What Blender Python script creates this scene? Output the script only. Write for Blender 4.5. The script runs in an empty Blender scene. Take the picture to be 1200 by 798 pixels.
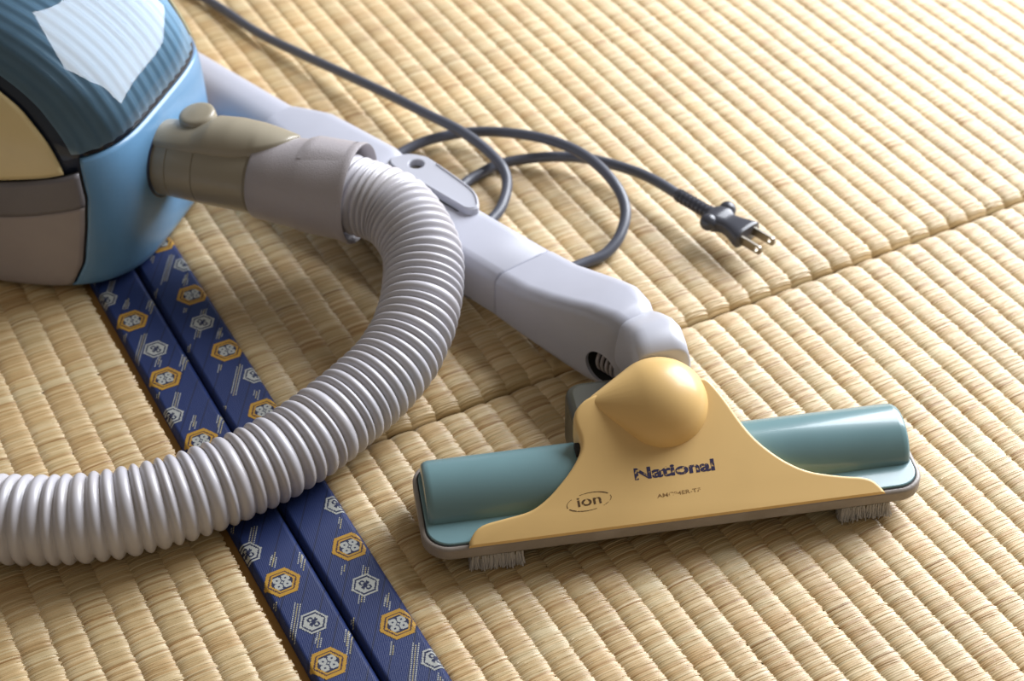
import bpy, bmesh, math, random
import numpy as np
from mathutils import Vector, Matrix

random.seed(7)
RNG = np.random.default_rng(11)
SC = bpy.context.scene
COL = SC.collection
MM = 0.001
rad = math.radians

# ------------------------------------------------------------------ camera
cam_data = bpy.data.cameras.new('camera')
cam = bpy.data.objects.new('camera', cam_data)
COL.objects.link(cam)
SC.camera = cam
PITCH, ROLL = rad(40.9), rad(-0.9)
cR0 = Vector((1, 0, 0)); cU0 = Vector((0, math.sin(PITCH), math.cos(PITCH)))
cF = Vector((0, math.cos(PITCH), -math.sin(PITCH)))
cR = cR0 * math.cos(ROLL) + cU0 * math.sin(ROLL)
cU = cU0 * math.cos(ROLL) - cR0 * math.sin(ROLL)
m = Matrix.Identity(4)
for i in range(3):
    m[i][0] = cR[i]; m[i][1] = cU[i]; m[i][2] = -cF[i]
m[2][3] = 0.67
cam.matrix_world = m
cam_data.sensor_width = 36.0
cam_data.lens = 36.0 * 2010.0 / 1200.0
cam_data.clip_start = 0.02
cam_data.dof.use_dof = True
cam_data.dof.focus_distance = 0.88
cam_data.dof.aperture_fstop = 9.0

# ------------------------------------------------------------------ world and light
world = bpy.data.worlds.new('world')
SC.world = world
world.use_nodes = True
bg = world.node_tree.nodes['Background']
bg.inputs[0].default_value = (1.0, 0.88, 0.74, 1)
bg.inputs[1].default_value = 0.23

def area_light(name, loc, target, sx, sy, power, color):
    l = bpy.data.lights.new(name, 'AREA')
    l.shape = 'RECTANGLE'; l.size = sx; l.size_y = sy
    l.energy = power; l.color = color
    o = bpy.data.objects.new(name, l)
    COL.objects.link(o)
    o.location = loc
    d = Vector(target) - Vector(loc)
    o.rotation_euler = d.to_track_quat('-Z', 'Y').to_euler()
    return o

area_light('window_light', (1.20, 1.80, 1.05), (0.05, 0.76, 0.42), 1.4, 1.6, 102, (0.94, 0.975, 1.04))

SC.view_settings.view_transform = 'Standard'
SC.view_settings.look = 'None'
SC.view_settings.gamma = 1.0
SC.view_settings.use_curve_mapping = False
SC.view_settings.exposure = 0.0

# ------------------------------------------------------------------ materials
def new_mat(name):
    mt = bpy.data.materials.new(name); mt.use_nodes = True
    nt = mt.node_tree
    return mt, nt, nt.nodes['Principled BSDF']

def N(nt, t, **kw):
    n = nt.nodes.new(t)
    for k, v in kw.items(): setattr(n, k, v)
    return n

def plastic(name, col, rough=0.35, bump=0.0, bscale=900.0, spec=0.5, coat=0.0, dirt=0.06, dirtcol=None):
    mt, nt, p = new_mat(name)
    tc = N(nt, 'ShaderNodeTexCoord')
    ns = N(nt, 'ShaderNodeTexNoise'); ns.inputs['Scale'].default_value = 45; ns.inputs['Detail'].default_value = 6
    nt.links.new(tc.outputs['Object'], ns.inputs['Vector'])
    mr = N(nt, 'ShaderNodeMapRange'); mr.inputs[1].default_value = 0.45; mr.inputs[2].default_value = 0.75
    mr.inputs[3].default_value = 0.0; mr.inputs[4].default_value = dirt * 4
    nt.links.new(ns.outputs[0], mr.inputs[0])
    mx = N(nt, 'ShaderNodeMix', data_type='RGBA')
    mx.inputs[6].default_value = (*col, 1)
    d = dirtcol or tuple(c * 0.7 for c in col)
    mx.inputs[7].default_value = (*d, 1)
    nt.links.new(mr.outputs[0], mx.inputs[0])
    nt.links.new(mx.outputs[2], p.inputs['Base Color'])
    p.inputs['Roughness'].default_value = rough
    p.inputs['Specular IOR Level'].default_value = spec
    p.inputs['Coat Weight'].default_value = coat
    p.inputs['Coat Roughness'].default_value = 0.08
    if bump:
        n2 = N(nt, 'ShaderNodeTexNoise'); n2.inputs['Scale'].default_value = bscale; n2.inputs['Detail'].default_value = 2
        nt.links.new(tc.outputs['Object'], n2.inputs['Vector'])
        b = N(nt, 'ShaderNodeBump'); b.inputs['Strength'].default_value = bump; b.inputs['Distance'].default_value = 0.0006
        nt.links.new(n2.outputs[0], b.inputs['Height'])
        nt.links.new(b.outputs[0], p.inputs['Normal'])
    return mt

def rush_mat():
    mt, nt, p = new_mat('woven_rush')
    at = N(nt, 'ShaderNodeAttribute'); at.attribute_name = 'tone'
    at2 = N(nt, 'ShaderNodeAttribute'); at2.attribute_name = 'hue'
    oi = N(nt, 'ShaderNodeObjectInfo')
    ramp = N(nt, 'ShaderNodeValToRGB')
    e = ramp.color_ramp.elements
    e[0].position = 0.0; e[0].color = (0.30, 0.155, 0.04, 1)
    e[1].position = 1.0; e[1].color = (0.67, 0.53, 0.31, 1)
    e.new(0.35).color = (0.46, 0.30, 0.125, 1)
    e.new(0.7).color = (0.56, 0.41, 0.205, 1)
    nt.links.new(at.outputs['Fac'], ramp.inputs[0])
    r2 = N(nt, 'ShaderNodeValToRGB')
    f = r2.color_ramp.elements
    f[0].position = 0.0; f[0].color = (1.03, 0.965, 0.88, 1)
    f[1].position = 1.0; f[1].color = (0.97, 0.99, 0.97, 1)
    nt.links.new(at2.outputs['Fac'], r2.inputs[0])
    mx = N(nt, 'ShaderNodeMix', data_type='RGBA', blend_type='MULTIPLY'); mx.inputs[0].default_value = 1
    nt.links.new(ramp.outputs[0], mx.inputs[6]); nt.links.new(r2.outputs[0], mx.inputs[7])
    # soft wear patches over the whole mat
    geo = N(nt, 'ShaderNodeNewGeometry')
    ns = N(nt, 'ShaderNodeTexNoise'); ns.inputs['Scale'].default_value = 9; ns.inputs['Detail'].default_value = 5
    nt.links.new(geo.outputs['Position'], ns.inputs['Vector'])
    mr = N(nt, 'ShaderNodeMapRange'); mr.inputs[1].default_value = 0.3; mr.inputs[2].default_value = 0.7
    mr.inputs[3].default_value = 0.88; mr.inputs[4].default_value = 1.08
    nt.links.new(ns.outputs[0], mr.inputs[0])
    ob = N(nt, 'ShaderNodeMapRange'); ob.inputs[3].default_value = 0.94; ob.inputs[4].default_value = 1.05
    nt.links.new(oi.outputs['Random'], ob.inputs[0])
    mu = N(nt, 'ShaderNodeMath', operation='MULTIPLY')
    nt.links.new(mr.outputs[0], mu.inputs[0]); nt.links.new(ob.outputs[0], mu.inputs[1])
    m2 = N(nt, 'ShaderNodeMix', data_type='RGBA', blend_type='MULTIPLY'); m2.inputs[0].default_value = 1
    nt.links.new(mx.outputs[2], m2.inputs[6]); nt.links.new(mu.outputs[0], m2.inputs[7])
    nt.links.new(m2.outputs[2], p.inputs['Base Color'])
    p.inputs['Roughness'].default_value = 0.46
    p.inputs['Specular IOR Level'].default_value = 0.85
    p.inputs['Sheen Weight'].default_value = 0.35
    p.inputs['Sheen Roughness'].default_value = 0.4
    return mt

def fabric_mat():
    mt, nt, p = new_mat('navy_brocade')
    tc = N(nt, 'ShaderNodeTexCoord')
    mp = N(nt, 'ShaderNodeMapping'); mp.inputs['Rotation'].default_value = (0, 0, rad(33))
    nt.links.new(tc.outputs['Object'], mp.inputs['Vector'])
    wv = N(nt, 'ShaderNodeTexWave', wave_type='BANDS', bands_direction='X'); wv.inputs['Scale'].default_value = 31.4
    wv.inputs['Distortion'].default_value = 0.0
    nt.links.new(mp.outputs[0], wv.inputs['Vector'])
    rp = N(nt, 'ShaderNodeValToRGB'); e = rp.color_ramp.elements
    e[0].position = 0.0; e[0].color = (0.35, 0.35, 0.4, 1); e[1].position = 0.03; e[1].color = (1, 1, 1, 1)
    nt.links.new(wv.outputs[0], rp.inputs[0])
    ns = N(nt, 'ShaderNodeTexNoise'); ns.inputs['Scale'].default_value = 30
    nt.links.new(tc.outputs['Object'], ns.inputs['Vector'])
    mr = N(nt, 'ShaderNodeMapRange'); mr.inputs[3].default_value = 0.8; mr.inputs[4].default_value = 1.2
    nt.links.new(ns.outputs[0], mr.inputs[0])
    mx = N(nt, 'ShaderNodeMix', data_type='RGBA', blend_type='MULTIPLY'); mx.inputs[0].default_value = 1
    mx.inputs[6].default_value = (0.008, 0.021, 0.100, 1)
    nt.links.new(rp.outputs[0], mx.inputs[7])
    m2 = N(nt, 'ShaderNodeMix', data_type='RGBA', blend_type='MULTIPLY'); m2.inputs[0].default_value = 1
    nt.links.new(mx.outputs[2], m2.inputs[6]); nt.links.new(mr.outputs[0], m2.inputs[7])
    nt.links.new(m2.outputs[2], p.inputs['Base Color'])
    p.inputs['Roughness'].default_value = 0.5
    p.inputs['Specular IOR Level'].default_value = 0.35
    p.inputs['Sheen Weight'].default_value = 0.10
    p.inputs['Sheen Tint'].default_value = (0.35, 0.5, 1.0, 1)
    # fine twill
    w2 = N(nt, 'ShaderNodeTexWave', wave_type='BANDS', bands_direction='X'); w2.inputs['Scale'].default_value = 420
    nt.links.new(mp.outputs[0], w2.inputs['Vector'])
    b = N(nt, 'ShaderNodeBump'); b.inputs['Strength'].default_value = 0.35; b.inputs['Distance'].default_value = 0.0003
    nt.links.new(w2.outputs[0], b.inputs['Height']); nt.links.new(b.outputs[0], p.inputs['Normal'])
    return mt

def glass_mat(name, tint, refl=1.5):
    mt = bpy.data.materials.new(name); mt.use_nodes = True
    nt = mt.node_tree; nt.nodes.clear()
    out = N(nt, 'ShaderNodeOutputMaterial')
    tr = N(nt, 'ShaderNodeBsdfTransparent'); tr.inputs[0].default_value = (*tint, 1)
    gl = N(nt, 'ShaderNodeBsdfGlossy'); gl.inputs['Roughness'].default_value = 0.02
    fr = N(nt, 'ShaderNodeFresnel'); fr.inputs[0].default_value = refl
    mx = N(nt, 'ShaderNodeMixShader')
    nt.links.new(fr.outputs[0], mx.inputs[0]); nt.links.new(tr.outputs[0], mx.inputs[1]); nt.links.new(gl.outputs[0], mx.inputs[2])
    nt.links.new(mx.outputs[0], out.inputs[0])
    return mt

def print_mat(name, col, worn):
    mt = bpy.data.materials.new(name); mt.use_nodes = True
    nt = mt.node_tree; p = nt.nodes['Principled BSDF']; out = nt.nodes['Material Output']
    p.inputs['Base Color'].default_value = (*col, 1); p.inputs['Roughness'].default_value = 0.4
    tc = N(nt, 'ShaderNodeTexCoord')
    ns = N(nt, 'ShaderNodeTexNoise'); ns.inputs['Scale'].default_value = 520; ns.inputs['Detail'].default_value = 4
    nt.links.new(tc.outputs['Object'], ns.inputs['Vector'])
    mr = N(nt, 'ShaderNodeMapRange'); mr.inputs[1].default_value = worn - 0.06; mr.inputs[2].default_value = worn + 0.06
    nt.links.new(ns.outputs[0], mr.inputs[0])
    tr = N(nt, 'ShaderNodeBsdfTransparent')
    mx = N(nt, 'ShaderNodeMixShader')
    nt.links.new(mr.outputs[0], mx.inputs[0]); nt.links.new(tr.outputs[0], mx.inputs[1]); nt.links.new(p.outputs[0], mx.inputs[2])
    nt.links.new(mx.outputs[0], out.inputs[0])
    return mt

def metal(name, col, rough):
    mt, nt, p = new_mat(name)
    p.inputs['Base Color'].default_value = (*col, 1); p.inputs['Metallic'].default_value = 1.0
    p.inputs['Roughness'].default_value = rough
    return mt

def flat(name, col, rough=0.7):
    mt, nt, p = new_mat(name)
    p.inputs['Base Color'].default_value = (*col, 1); p.inputs['Roughness'].default_value = rough
    return mt

M = dict(
    rush=rush_mat(), fabric=fabric_mat(),
    gold=flat('gold_thread', (0.47, 0.26, 0.03), 0.5), pale=flat('pale_gold_thread', (0.42, 0.37, 0.20), 0.5), maroon=flat('maroon_thread', (0.05, 0.02, 0.03)),
    silver=flat('silver_thread', (0.42, 0.43, 0.40), 0.5), navy=flat('navy_thread', (0.012, 0.018, 0.06)),
    straw=flat('straw_core', (0.42, 0.22, 0.055), 0.8), board=flat('floor_board', (0.16, 0.10, 0.05), 0.8),
    blue=plastic('sky_blue_plastic', (0.13, 0.285, 0.47), 0.28, 0.08, 700, dirt=0.05, coat=0.15),
    cream=plastic('cream_plastic', (0.76, 0.63, 0.34), 0.3, dirt=0.03),
    cream2=plastic('apricot_cream_plastic', (0.74, 0.49, 0.19), 0.38, dirt=0.03, coat=0.12),
    band=plastic('dark_grey_rubber', (0.16, 0.15, 0.16), 0.4, 0.1),
    base=plastic('pinkish_grey_plastic', (0.33, 0.29, 0.28), 0.4, 0.08),
    core=flat('dark_navy_core', (0.012, 0.022, 0.05), 0.4),
    liner=plastic('blue_grey_filter', (0.29, 0.42, 0.50), 0.35, dirt=0.05),
    dome=glass_mat('blue_tinted_clear_plastic', (0.72, 0.82, 0.90), 1.45),
    hose=plastic('pale_grey_hose_plastic', (0.50, 0.49, 0.525), 0.32, dirt=0.07, dirtcol=(0.40, 0.34, 0.28)),
    olive=plastic('olive_grey_plastic', (0.31, 0.275, 0.205), 0.3, dirt=0.03),
    cuff=plastic('grained_grey_plastic', (0.40, 0.37, 0.385), 0.38, 0.5, 1500, dirt=0.02),
    wand=plastic('pale_lilac_grey_plastic', (0.46, 0.47, 0.54), 0.33, dirt=0.03),
    yoke=plastic('white_grey_plastic', (0.49, 0.50, 0.56), 0.35, dirt=0.02),
    seam=flat('dark_gap', (0.02, 0.02, 0.02), 0.8),  # near-black for joints, and for shade painted into openings
    disc=plastic('mid_grey_plastic', (0.20, 0.20, 0.20), 0.4),
    teal=plastic('teal_plastic', (0.15, 0.265, 0.285), 0.27, dirt=0.05, coat=0.3),
    lip=plastic('scuffed_grey_brown_plastic', (0.26, 0.225, 0.195), 0.4, 0.3, 400, dirt=0.15, dirtcol=(0.42, 0.38, 0.36)),
    under_olive=plastic('olive_underside_plastic', (0.12, 0.10, 0.06), 0.5),  # even dark olive colour for the underside and brush blocks
    darkolive=plastic('dark_olive_plastic', (0.06, 0.06, 0.045), 0.35),
    bristle=flat('grey_bristles', (0.52, 0.50, 0.48), 0.9),
    cord=plastic('dark_grey_rubber_cord', (0.085, 0.092, 0.118), 0.36, dirt=0.02),
    plug=plastic('charcoal_rubber', (0.055, 0.058, 0.072), 0.25, dirt=0.02),
    blade=metal('nickel_blade', (0.36, 0.33, 0.28), 0.3),
    ink=print_mat('worn_navy_print', (0.035, 0.032, 0.09), 0.41),
    ink2=print_mat('brown_print', (0.10, 0.055, 0.02), 0.38),
    ink3=print_mat('faint_brown_print', (0.30, 0.17, 0.06), 0.40),
    rust=print_mat('brown_scuff', (0.30, 0.11, 0.05), 0.52),
)

# ------------------------------------------------------------------ object helpers (all lengths in mm)
def empty(name, loc, label=None, cat=None, rz=0.0, group=None):
    o = bpy.data.objects.new(name, None)
    COL.objects.link(o)
    o.empty_display_size = 0.03
    o.location = Vector(loc) * MM
    o.rotation_euler = (0, 0, rz)
    if label: o['label'] = label
    if cat: o['category'] = cat
    if group: o['group'] = group
    return o

ORIG = {}
def origin_of(parent):
    o = Vector((0, 0, 0))
    p = parent
    while p is not None:
        o = o + ORIG.get(p.name, Vector((0, 0, 0)))
        p = p.parent
    return o

def mk_mesh(name, verts, faces, mats, smooth=True, fm=None, shift=Vector((0, 0, 0))):
    me = bpy.data.meshes.new(name)
    v = (np.asarray(verts, float) - np.array(shift)) * MM
    me.from_pydata(v.tolist(), [], [list(map(int, f)) for f in faces])
    for mt in (mats if isinstance(mats, (list, tuple)) else [mats]): me.materials.append(mt)
    if fm is not None: me.polygons.foreach_set('material_index', fm)
    me.polygons.foreach_set('use_smooth', [smooth] * len(me.polygons))
    me.update()
    return me

def add(name, verts, faces, mat, parent=None, smooth=True, fm=None, label=None, fix=True):
    """mesh object whose verts are world millimetres; parent is an unrotated Empty"""
    sh = origin_of(parent) if parent is not None else Vector((0, 0, 0))
    me = mk_mesh(name, verts, faces, mat, smooth, fm, sh)
    if fix:
        bm = bmesh.new(); bm.from_mesh(me)
        bmesh.ops.remove_doubles(bm, verts=bm.verts, dist=1e-7)
        bmesh.ops.recalc_face_normals(bm, faces=bm.faces)
        bm.to_mesh(me); bm.free()
    o = bpy.data.objects.new(name, me)
    COL.objects.link(o)
    if parent is not None: o.parent = parent
    if label: o['label'] = label
    return o

def root(name, loc, label, cat):
    o = empty(name, loc, label, cat)
    ORIG[o.name] = Vector(loc)
    return o

def bevel(o, w, seg=3, angle=35):
    b = o.modifiers.new('bevel', 'BEVEL'); b.width = w * MM; b.segments = seg
    b.limit_method = 'ANGLE'; b.angle_limit = rad(angle)
    b.harden_normals = False
    return o

def solid(o, t, off=-1):
    s = o.modifiers.new('solid', 'SOLIDIFY'); s.thickness = t * MM; s.offset = off
    return o

def autosmooth(o, deg=40):
    me = o.data
    me.polygons.foreach_set('use_smooth', [True] * len(me.polygons))
    bm = bmesh.new(); bm.from_mesh(me)
    for e in bm.edges:
        if len(e.link_faces) == 2 and e.calc_face_angle(0) > rad(deg): e.smooth = False
    bm.to_mesh(me); bm.free()
    return o

def rings_mesh(rings, cap0=True, cap1=True, closed=True):
    n = len(rings[0]); V = []; Fc = []
    for r in rings: V.extend(r)
    for i in range(len(rings) - 1):
        for j in range(n if closed else n - 1):
            k = (j + 1) % n
            Fc.append((i * n + j, i * n + k, (i + 1) * n + k, (i + 1) * n + j))
    if cap0: Fc.append(tuple(range(n))[::-1])
    if cap1: Fc.append(tuple((len(rings) - 1) * n + j for j in range(n)))
    return V, Fc

def catmull(pts, step):
    """dense points along a smooth curve through pts, about `step` mm apart"""
    P = [np.array(p, float) for p in pts]
    P = [2 * P[0] - P[1]] + P + [2 * P[-1] - P[-2]]
    out = []
    for i in range(1, len(P) - 2):
        p0, p1, p2, p3 = P[i - 1:i + 3]
        n = max(8, int(np.linalg.norm(p2 - p1) / 0.5))
        for k in range(n):
            t = k / n
            out.append(0.5 * ((2 * p1) + (-p0 + p2) * t + (2 * p0 - 5 * p1 + 4 * p2 - p3) * t * t + (-p0 + 3 * p1 - 3 * p2 + p3) * t ** 3))
    out.append(P[-2])
    out = np.array(out)
    s = np.r_[0, np.cumsum(np.linalg.norm(np.diff(out, axis=0), axis=1))]
    m_ = max(2, int(round(s[-1] / step)))
    q = np.linspace(0, s[-1], m_ + 1)
    return np.stack([np.interp(q, s, out[:, i]) for i in range(out.shape[1])], 1), q

def sweep(path, radii, seg=24, up=(0, 0, 1), cap=True):
    path = np.asarray(path, float)
    T = np.gradient(path, axis=0); T /= np.linalg.norm(T, axis=1)[:, None]
    nrm = np.array(up, float); rings = []
    for p, t, r in zip(path, T, radii):
        nrm = nrm - t * (nrm @ t); nrm /= np.linalg.norm(nrm)
        b = np.cross(t, nrm)
        a = np.linspace(0, 2 * np.pi, seg, endpoint=False)
        rings.append(p + r * (np.cos(a)[:, None] * nrm + np.sin(a)[:, None] * b))
    return rings_mesh(rings, cap, cap)

def frame_pts(o, X, Y, Z):
    o, X, Y, Z = [np.array(v, float) for v in (o, X, Y, Z)]
    return lambda p: o + p[0] * X + p[1] * Y + p[2] * Z

def lathe(fr, prof, seg=48, cap0=True, cap1=True):
    """profile (x, r) turned about the frame's x axis"""
    a = np.linspace(0, 2 * np.pi, seg, endpoint=False)
    rings = [[fr((x, r * math.cos(t), r * math.sin(t))) for t in a] for x, r in prof]
    return rings_mesh(rings, cap0, cap1)

def rrect(w0, w1, h0, h1, r, seg=6):
    """rounded rectangle, r may be four corner radii (w1h1, w0h1, w0h0, w1h0)"""
    r = [r] * 4 if not isinstance(r, (list, tuple)) else r
    out = []
    for (cx, cy, a0, q) in ((w1, h1, 0, r[0]), (w0, h1, 90, r[1]), (w0, h0, 180, r[2]), (w1, h0, 270, r[3])):
        ox = cx - q if cx == w1 else cx + q
        oy = cy - q if cy == h1 else cy + q
        for k in range(seg + 1):
            t = rad(a0 + 90 * k / seg)
            out.append((ox + q * math.cos(t), oy + q * math.sin(t)))
    return out

def box(fr, x0, x1, y0, y1, z0, z1):
    V = [fr((x, y, z)) for z in (z0, z1) for y in (y0, y1) for x in (x0, x1)]
    return V, [(0, 2, 3, 1), (4, 5, 7, 6), (0, 1, 5, 4), (2, 6, 7, 3), (0, 4, 6, 2), (1, 3, 7, 5)]

def prism(fr, outline, z0, z1):
    n = len(outline)
    V = [fr((x, y, z0)) for x, y in outline] + [fr((x, y, z1)) for x, y in outline]
    Fc = [tuple(range(n))[::-1], tuple(range(n, 2 * n))]
    Fc += [(i, (i + 1) % n, n + (i + 1) % n, n + i) for i in range(n)]
    return V, Fc

def join(parts):
    V = []; Fc = []
    for v, f in parts:
        k = len(V); V.extend(list(v)); Fc.extend([tuple(i + k for i in q) for q in f])
    return V, Fc

IDF = frame_pts((0, 0, 0), (1, 0, 0), (0, 1, 0), (0, 0, 1))

# ================================================================== SETTING: floor boards and three tatami mats
AZ = rad(27.6)
v, f = box(IDF, -1600, 1900, -700, 2600, -60, -32)
fl = add('floor', v, f, M['board'], smooth=False)
fl['kind'] = 'structure'

def rib_mesh(name, length, pitch, end_lo, end_hi, seed):
    """one woven rib: every rush strand is its own ridge; origin at the rib's low-v end on its left groove"""
    rg = np.random.default_rng(seed)
    ps = 1.18
    n = int(length / ps)
    cols = np.linspace(0, 1, 12)
    y0 = np.cumsum(np.full(n, ps) * rg.uniform(0.8, 1.2, n)); y0 *= length / y0[-1]
    y0 = np.r_[0, y0]
    V = []; tone = []; hue = []
    slow = np.interp(np.arange(n), np.arange(0, n + 20, 17), rg.normal(0, 1, len(np.arange(0, n + 20, 17))))
    slowh = np.interp(np.arange(n), np.arange(0, n + 20, 11), rg.uniform(0, 1, len(np.arange(0, n + 20, 11))))
    wob = 0.8 * np.interp(np.arange(n), np.arange(0, n + 30, 25), rg.normal(0, 0.2, len(np.arange(0, n + 30, 25))))
    D = 1.6
    for k in range(n):
        a, b = y0[k], y0[k + 1]; w = b - a
        jl, jr = rg.normal(0, 0.28) + wob[k], rg.normal(0, 0.42) + wob[k]
        dz = rg.normal(0, 0.08); sl = rg.normal(0, 0.25)
        tn = float(np.clip(0.66 + 0.05 * slow[k] + rg.normal(0, 0.21), 0.02, 1))
        if rg.random() < 0.025: tn = rg.uniform(0.05, 0.35)
        h = float(np.clip(slowh[k] + rg.normal(0, 0.25), 0, 1))
        for fr_, zz in ((0.06, -0.36), (0.3, -0.05), (0.7, -0.05), (0.94, -0.36)):
            y = a + w * fr_
            dy = min(y, 1e9)
            ez = 0.0
            if end_lo and y < 9: ez -= 7.5 * (1 - math.sqrt(max(0, 1 - ((9 - y) / 9) ** 2)))
            if end_hi and length - y < 9: ez -= 7.5 * (1 - math.sqrt(max(0, 1 - ((9 - length + y) / 9) ** 2)))
            for c in cols:
                s = 2 * c - 1
                arch = -D * abs(s) ** 3.0
                x = -0.45 + c * (pitch + 0.9) + (jl * max(0, -s) ** 3 + jr * max(0, s) ** 3)
                V.append((x, y + sl * s, arch + ez + (zz + dz) * (1 - 0.5 * s * s) + 0.45))
                tone.append(tn); hue.append(h)
    nc = len(cols); rows = n * 4
    i, j = np.meshgrid(np.arange(rows - 1), np.arange(nc - 1), indexing='ij')
    a = (i * nc + j).ravel()
    Fc = np.stack([a, a + 1, a + nc + 1, a + nc], 1)
    me = bpy.data.meshes.new(name)
    V = np.array(V, np.float32) * MM
    me.vertices.add(len(V)); me.vertices.foreach_set('co', V.ravel())
    me.loops.add(Fc.size); me.loops.foreach_set('vertex_index', Fc.ravel().astype(np.int32))
    me.polygons.add(len(Fc)); me.polygons.foreach_set('loop_start', np.arange(0, Fc.size, 4, dtype=np.int32))
    me.polygons.foreach_set('use_smooth', np.ones(len(Fc), bool))
    for nm, d in (('tone', tone), ('hue', hue)):
        at = me.attributes.new(nm, 'FLOAT', 'POINT'); at.data.foreach_set('value', np.array(d, np.float32))
    me.materials.append(M['rush']); me.update(); me.validate()
    return me

def strip_z(s, half):
    """height of the cloth border across its width, s from the middle"""
    e = max(0.0, abs(s) - (half - 3.2)) / 3.2
    return 1.7 - 3.8 * e ** 2.2 + 0.25 * math.cos(s / half * 1.3)

def stitch_mesh(name, R, kind, cu, half):
    """hexagonal woven emblem as a raster of stitches, draped on the border; cu = emblem centre from the border's middle"""
    st = 0.52
    n = int(R / st) + 2
    V = []; Fc = []; fm = []
    def col(x, y):
        d = max(abs(y), abs(x) * 0.866 + abs(y) * 0.5) / (R * 0.866)
        if d > 1: return None
        if kind == 'gold':
            if d > 0.80: return 0
            if d > 0.71: return 1
            if d > 0.60: return 0
            for sx in (-1, 1):
                for sy in (-1, 1):
                    q = math.hypot(x - sx * 2.4 - 0.3 * sy, y - sy * 2.15)
                    if q < 0.55: return 3
                    if q < 2.25: return 2
            if abs(x) < 0.7 and abs(y) < 0.7: return 2
            return 3
        if d > 0.86: return 2
        if d > 0.73: return 3
        if d > 0.62: return 2
        xr, yr = x * 0.8 + y * 0.6, -x * 0.6 + y * 0.8
        if abs(yr) < 0.9 and abs(xr) < 2.9: return 3
        for sg in (-1, 1):
            q = math.hypot(xr - sg * 0.4, yr - sg * 2.2)
            if 0.8 < q < 1.6: return 3
        return 2
    for i in range(-n, n):
        for j in range(-n, n):
            x, y = (i + 0.5) * st, (j + 0.5) * st
            c = col(x, y)
            if c is None or abs(cu + x) > half - 0.4: continue
            k = len(V)
            for a, b in ((0, 0), (1, 0), (1, 1), (0, 1)):
                xx, yy = (i + a) * st, (j + b) * st
                V.append((xx, yy, strip_z(cu + xx, half) + 0.16 + (0.05 if (i + j) % 2 else 0)))
            Fc.append((k, k + 1, k + 2, k + 3)); fm.append(c)
    me = mk_mesh(name, V, Fc, [M['gold'], M['maroon'], M['silver'], M['navy']], False, fm)
    return me

def border(mat_root, u0, u1, v0, v1, gold_v, gold_u, silver_v, silver_u0, silver_u1, org):
    """cloth border with woven emblems; all in the mat's own u, v millimetres (org = mat origin in u, v)"""
    half = (u1 - u0) / 2; mid = (u0 + u1) / 2
    ss = np.r_[np.linspace(-half, -half + 3.4, 7), np.linspace(-half + 3.6, half - 3.6, 9), np.linspace(half - 3.4, half, 7)]
    prof = [(-half + 0.8, -8)] + [(s, strip_z(s, half)) for s in ss] + [(half - 0.8, -8)]
    vv = np.arange(v0, v1 + 1, 12.0)
    rg = np.random.default_rng(int(u0))
    wob = np.convolve(rg.normal(0, 0.5, len(vv) + 8), np.ones(9) / 9, 'valid')
    V = [(mid + s - org[0] + w * 0.6, y - org[1], z) for y, w in zip(vv, wob) for s, z in prof]
    nc = len(prof)
    Fc = [(i * nc + j, i * nc + j + 1, (i + 1) * nc + j + 1, (i + 1) * nc + j) for i in range(len(vv) - 1) for j in range(nc - 1)]
    me = mk_mesh('border', V, Fc, M['fabric'])
    bd = bpy.data.objects.new('border', me); COL.objects.link(bd); bd.parent = mat_root
    bd['label'] = 'navy brocade cloth border with gold and silver hexagon emblems'
    gm = stitch_mesh('gold_emblem', 10.1, 'gold', gold_u - mid, half)
    s0 = stitch_mesh('silver_emblem', 7.7, 'silver', silver_u0 - mid, half)
    s1 = stitch_mesh('silver_emblem', 7.7, 'silver', silver_u1 - mid, half)
    for k in range(-30, 31):
        y = gold_v + 59.3 * k
        if v0 + 12 < y < v1 - 12:
            o = bpy.data.objects.new('gold_emblem', gm); COL.objects.link(o); o.parent = bd
            o.location = ((gold_u - org[0]) * MM, (y - org[1]) * MM, 0)
        y = silver_v + 59.3 * k
        if v0 + 12 < y < v1 - 12:
            o = bpy.data.objects.new('silver_emblem', s0 if k % 2 == 0 else s1); COL.objects.link(o); o.parent = bd
            o.location = (((silver_u0 if k % 2 == 0 else silver_u1) - org[0]) * MM, (y - org[1]) * MM, 0)
    # broken lines of pale and gold stitches slanting between the emblems
    V = []; Fc = []; fm = []
    d = np.array((0.50, 0.866)); pn = np.array((0.866, -0.50))
    groups = [((2.5, -15), 30, (-1.2, 0.2, 1.6)), ((19.3, -44), 17, (-0.6, 0.8)), ((2.5, -41), 9, (-1, 0.4, 1.8)),
              ((17, 15.5), 12, (-0.5, 0.8)), ((-7, -9), 9, (-0.8, 0.5)), ((4, 22), 9, (0, 1.2)), ((-18, -43), 10, (0, 1.2))]
    for k in range(-30, 31):
        gy = gold_v + 59.3 * k
        if not (v0 + 60 < gy < v1 - 60): continue
        for gi, ((gx, gyo), ln, offs) in enumerate(groups):
            for oi_, of in enumerate(offs):
                t = rg.uniform(0, 3); end = ln - rg.uniform(0, 4)
                while t < end:
                    c = np.array((gold_u + gx, gy + gyo)) - d * t + pn * of
                    t += 1.25
                    if abs(c[0] - mid) > half - 0.8: continue
                    kk = len(V)
                    for a, b in ((-.3, -.42), (.3, -.42), (.3, .42), (-.3, .42)):
                        q = c + pn * a + d * b
                        V.append((q[0] - org[0], q[1] - org[1], strip_z(q[0] - mid, half) + 0.12))
                    Fc.append((kk, kk + 1, kk + 2, kk + 3)); fm.append(1 if oi_ % 2 == 0 else 0)
    me = mk_mesh('stitching', V, Fc, [M['pale'], M['silver']], False, fm)
    o = bpy.data.objects.new('stitching', me); COL.objects.link(o); o.parent = bd; o['kind'] = 'stuff'

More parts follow.
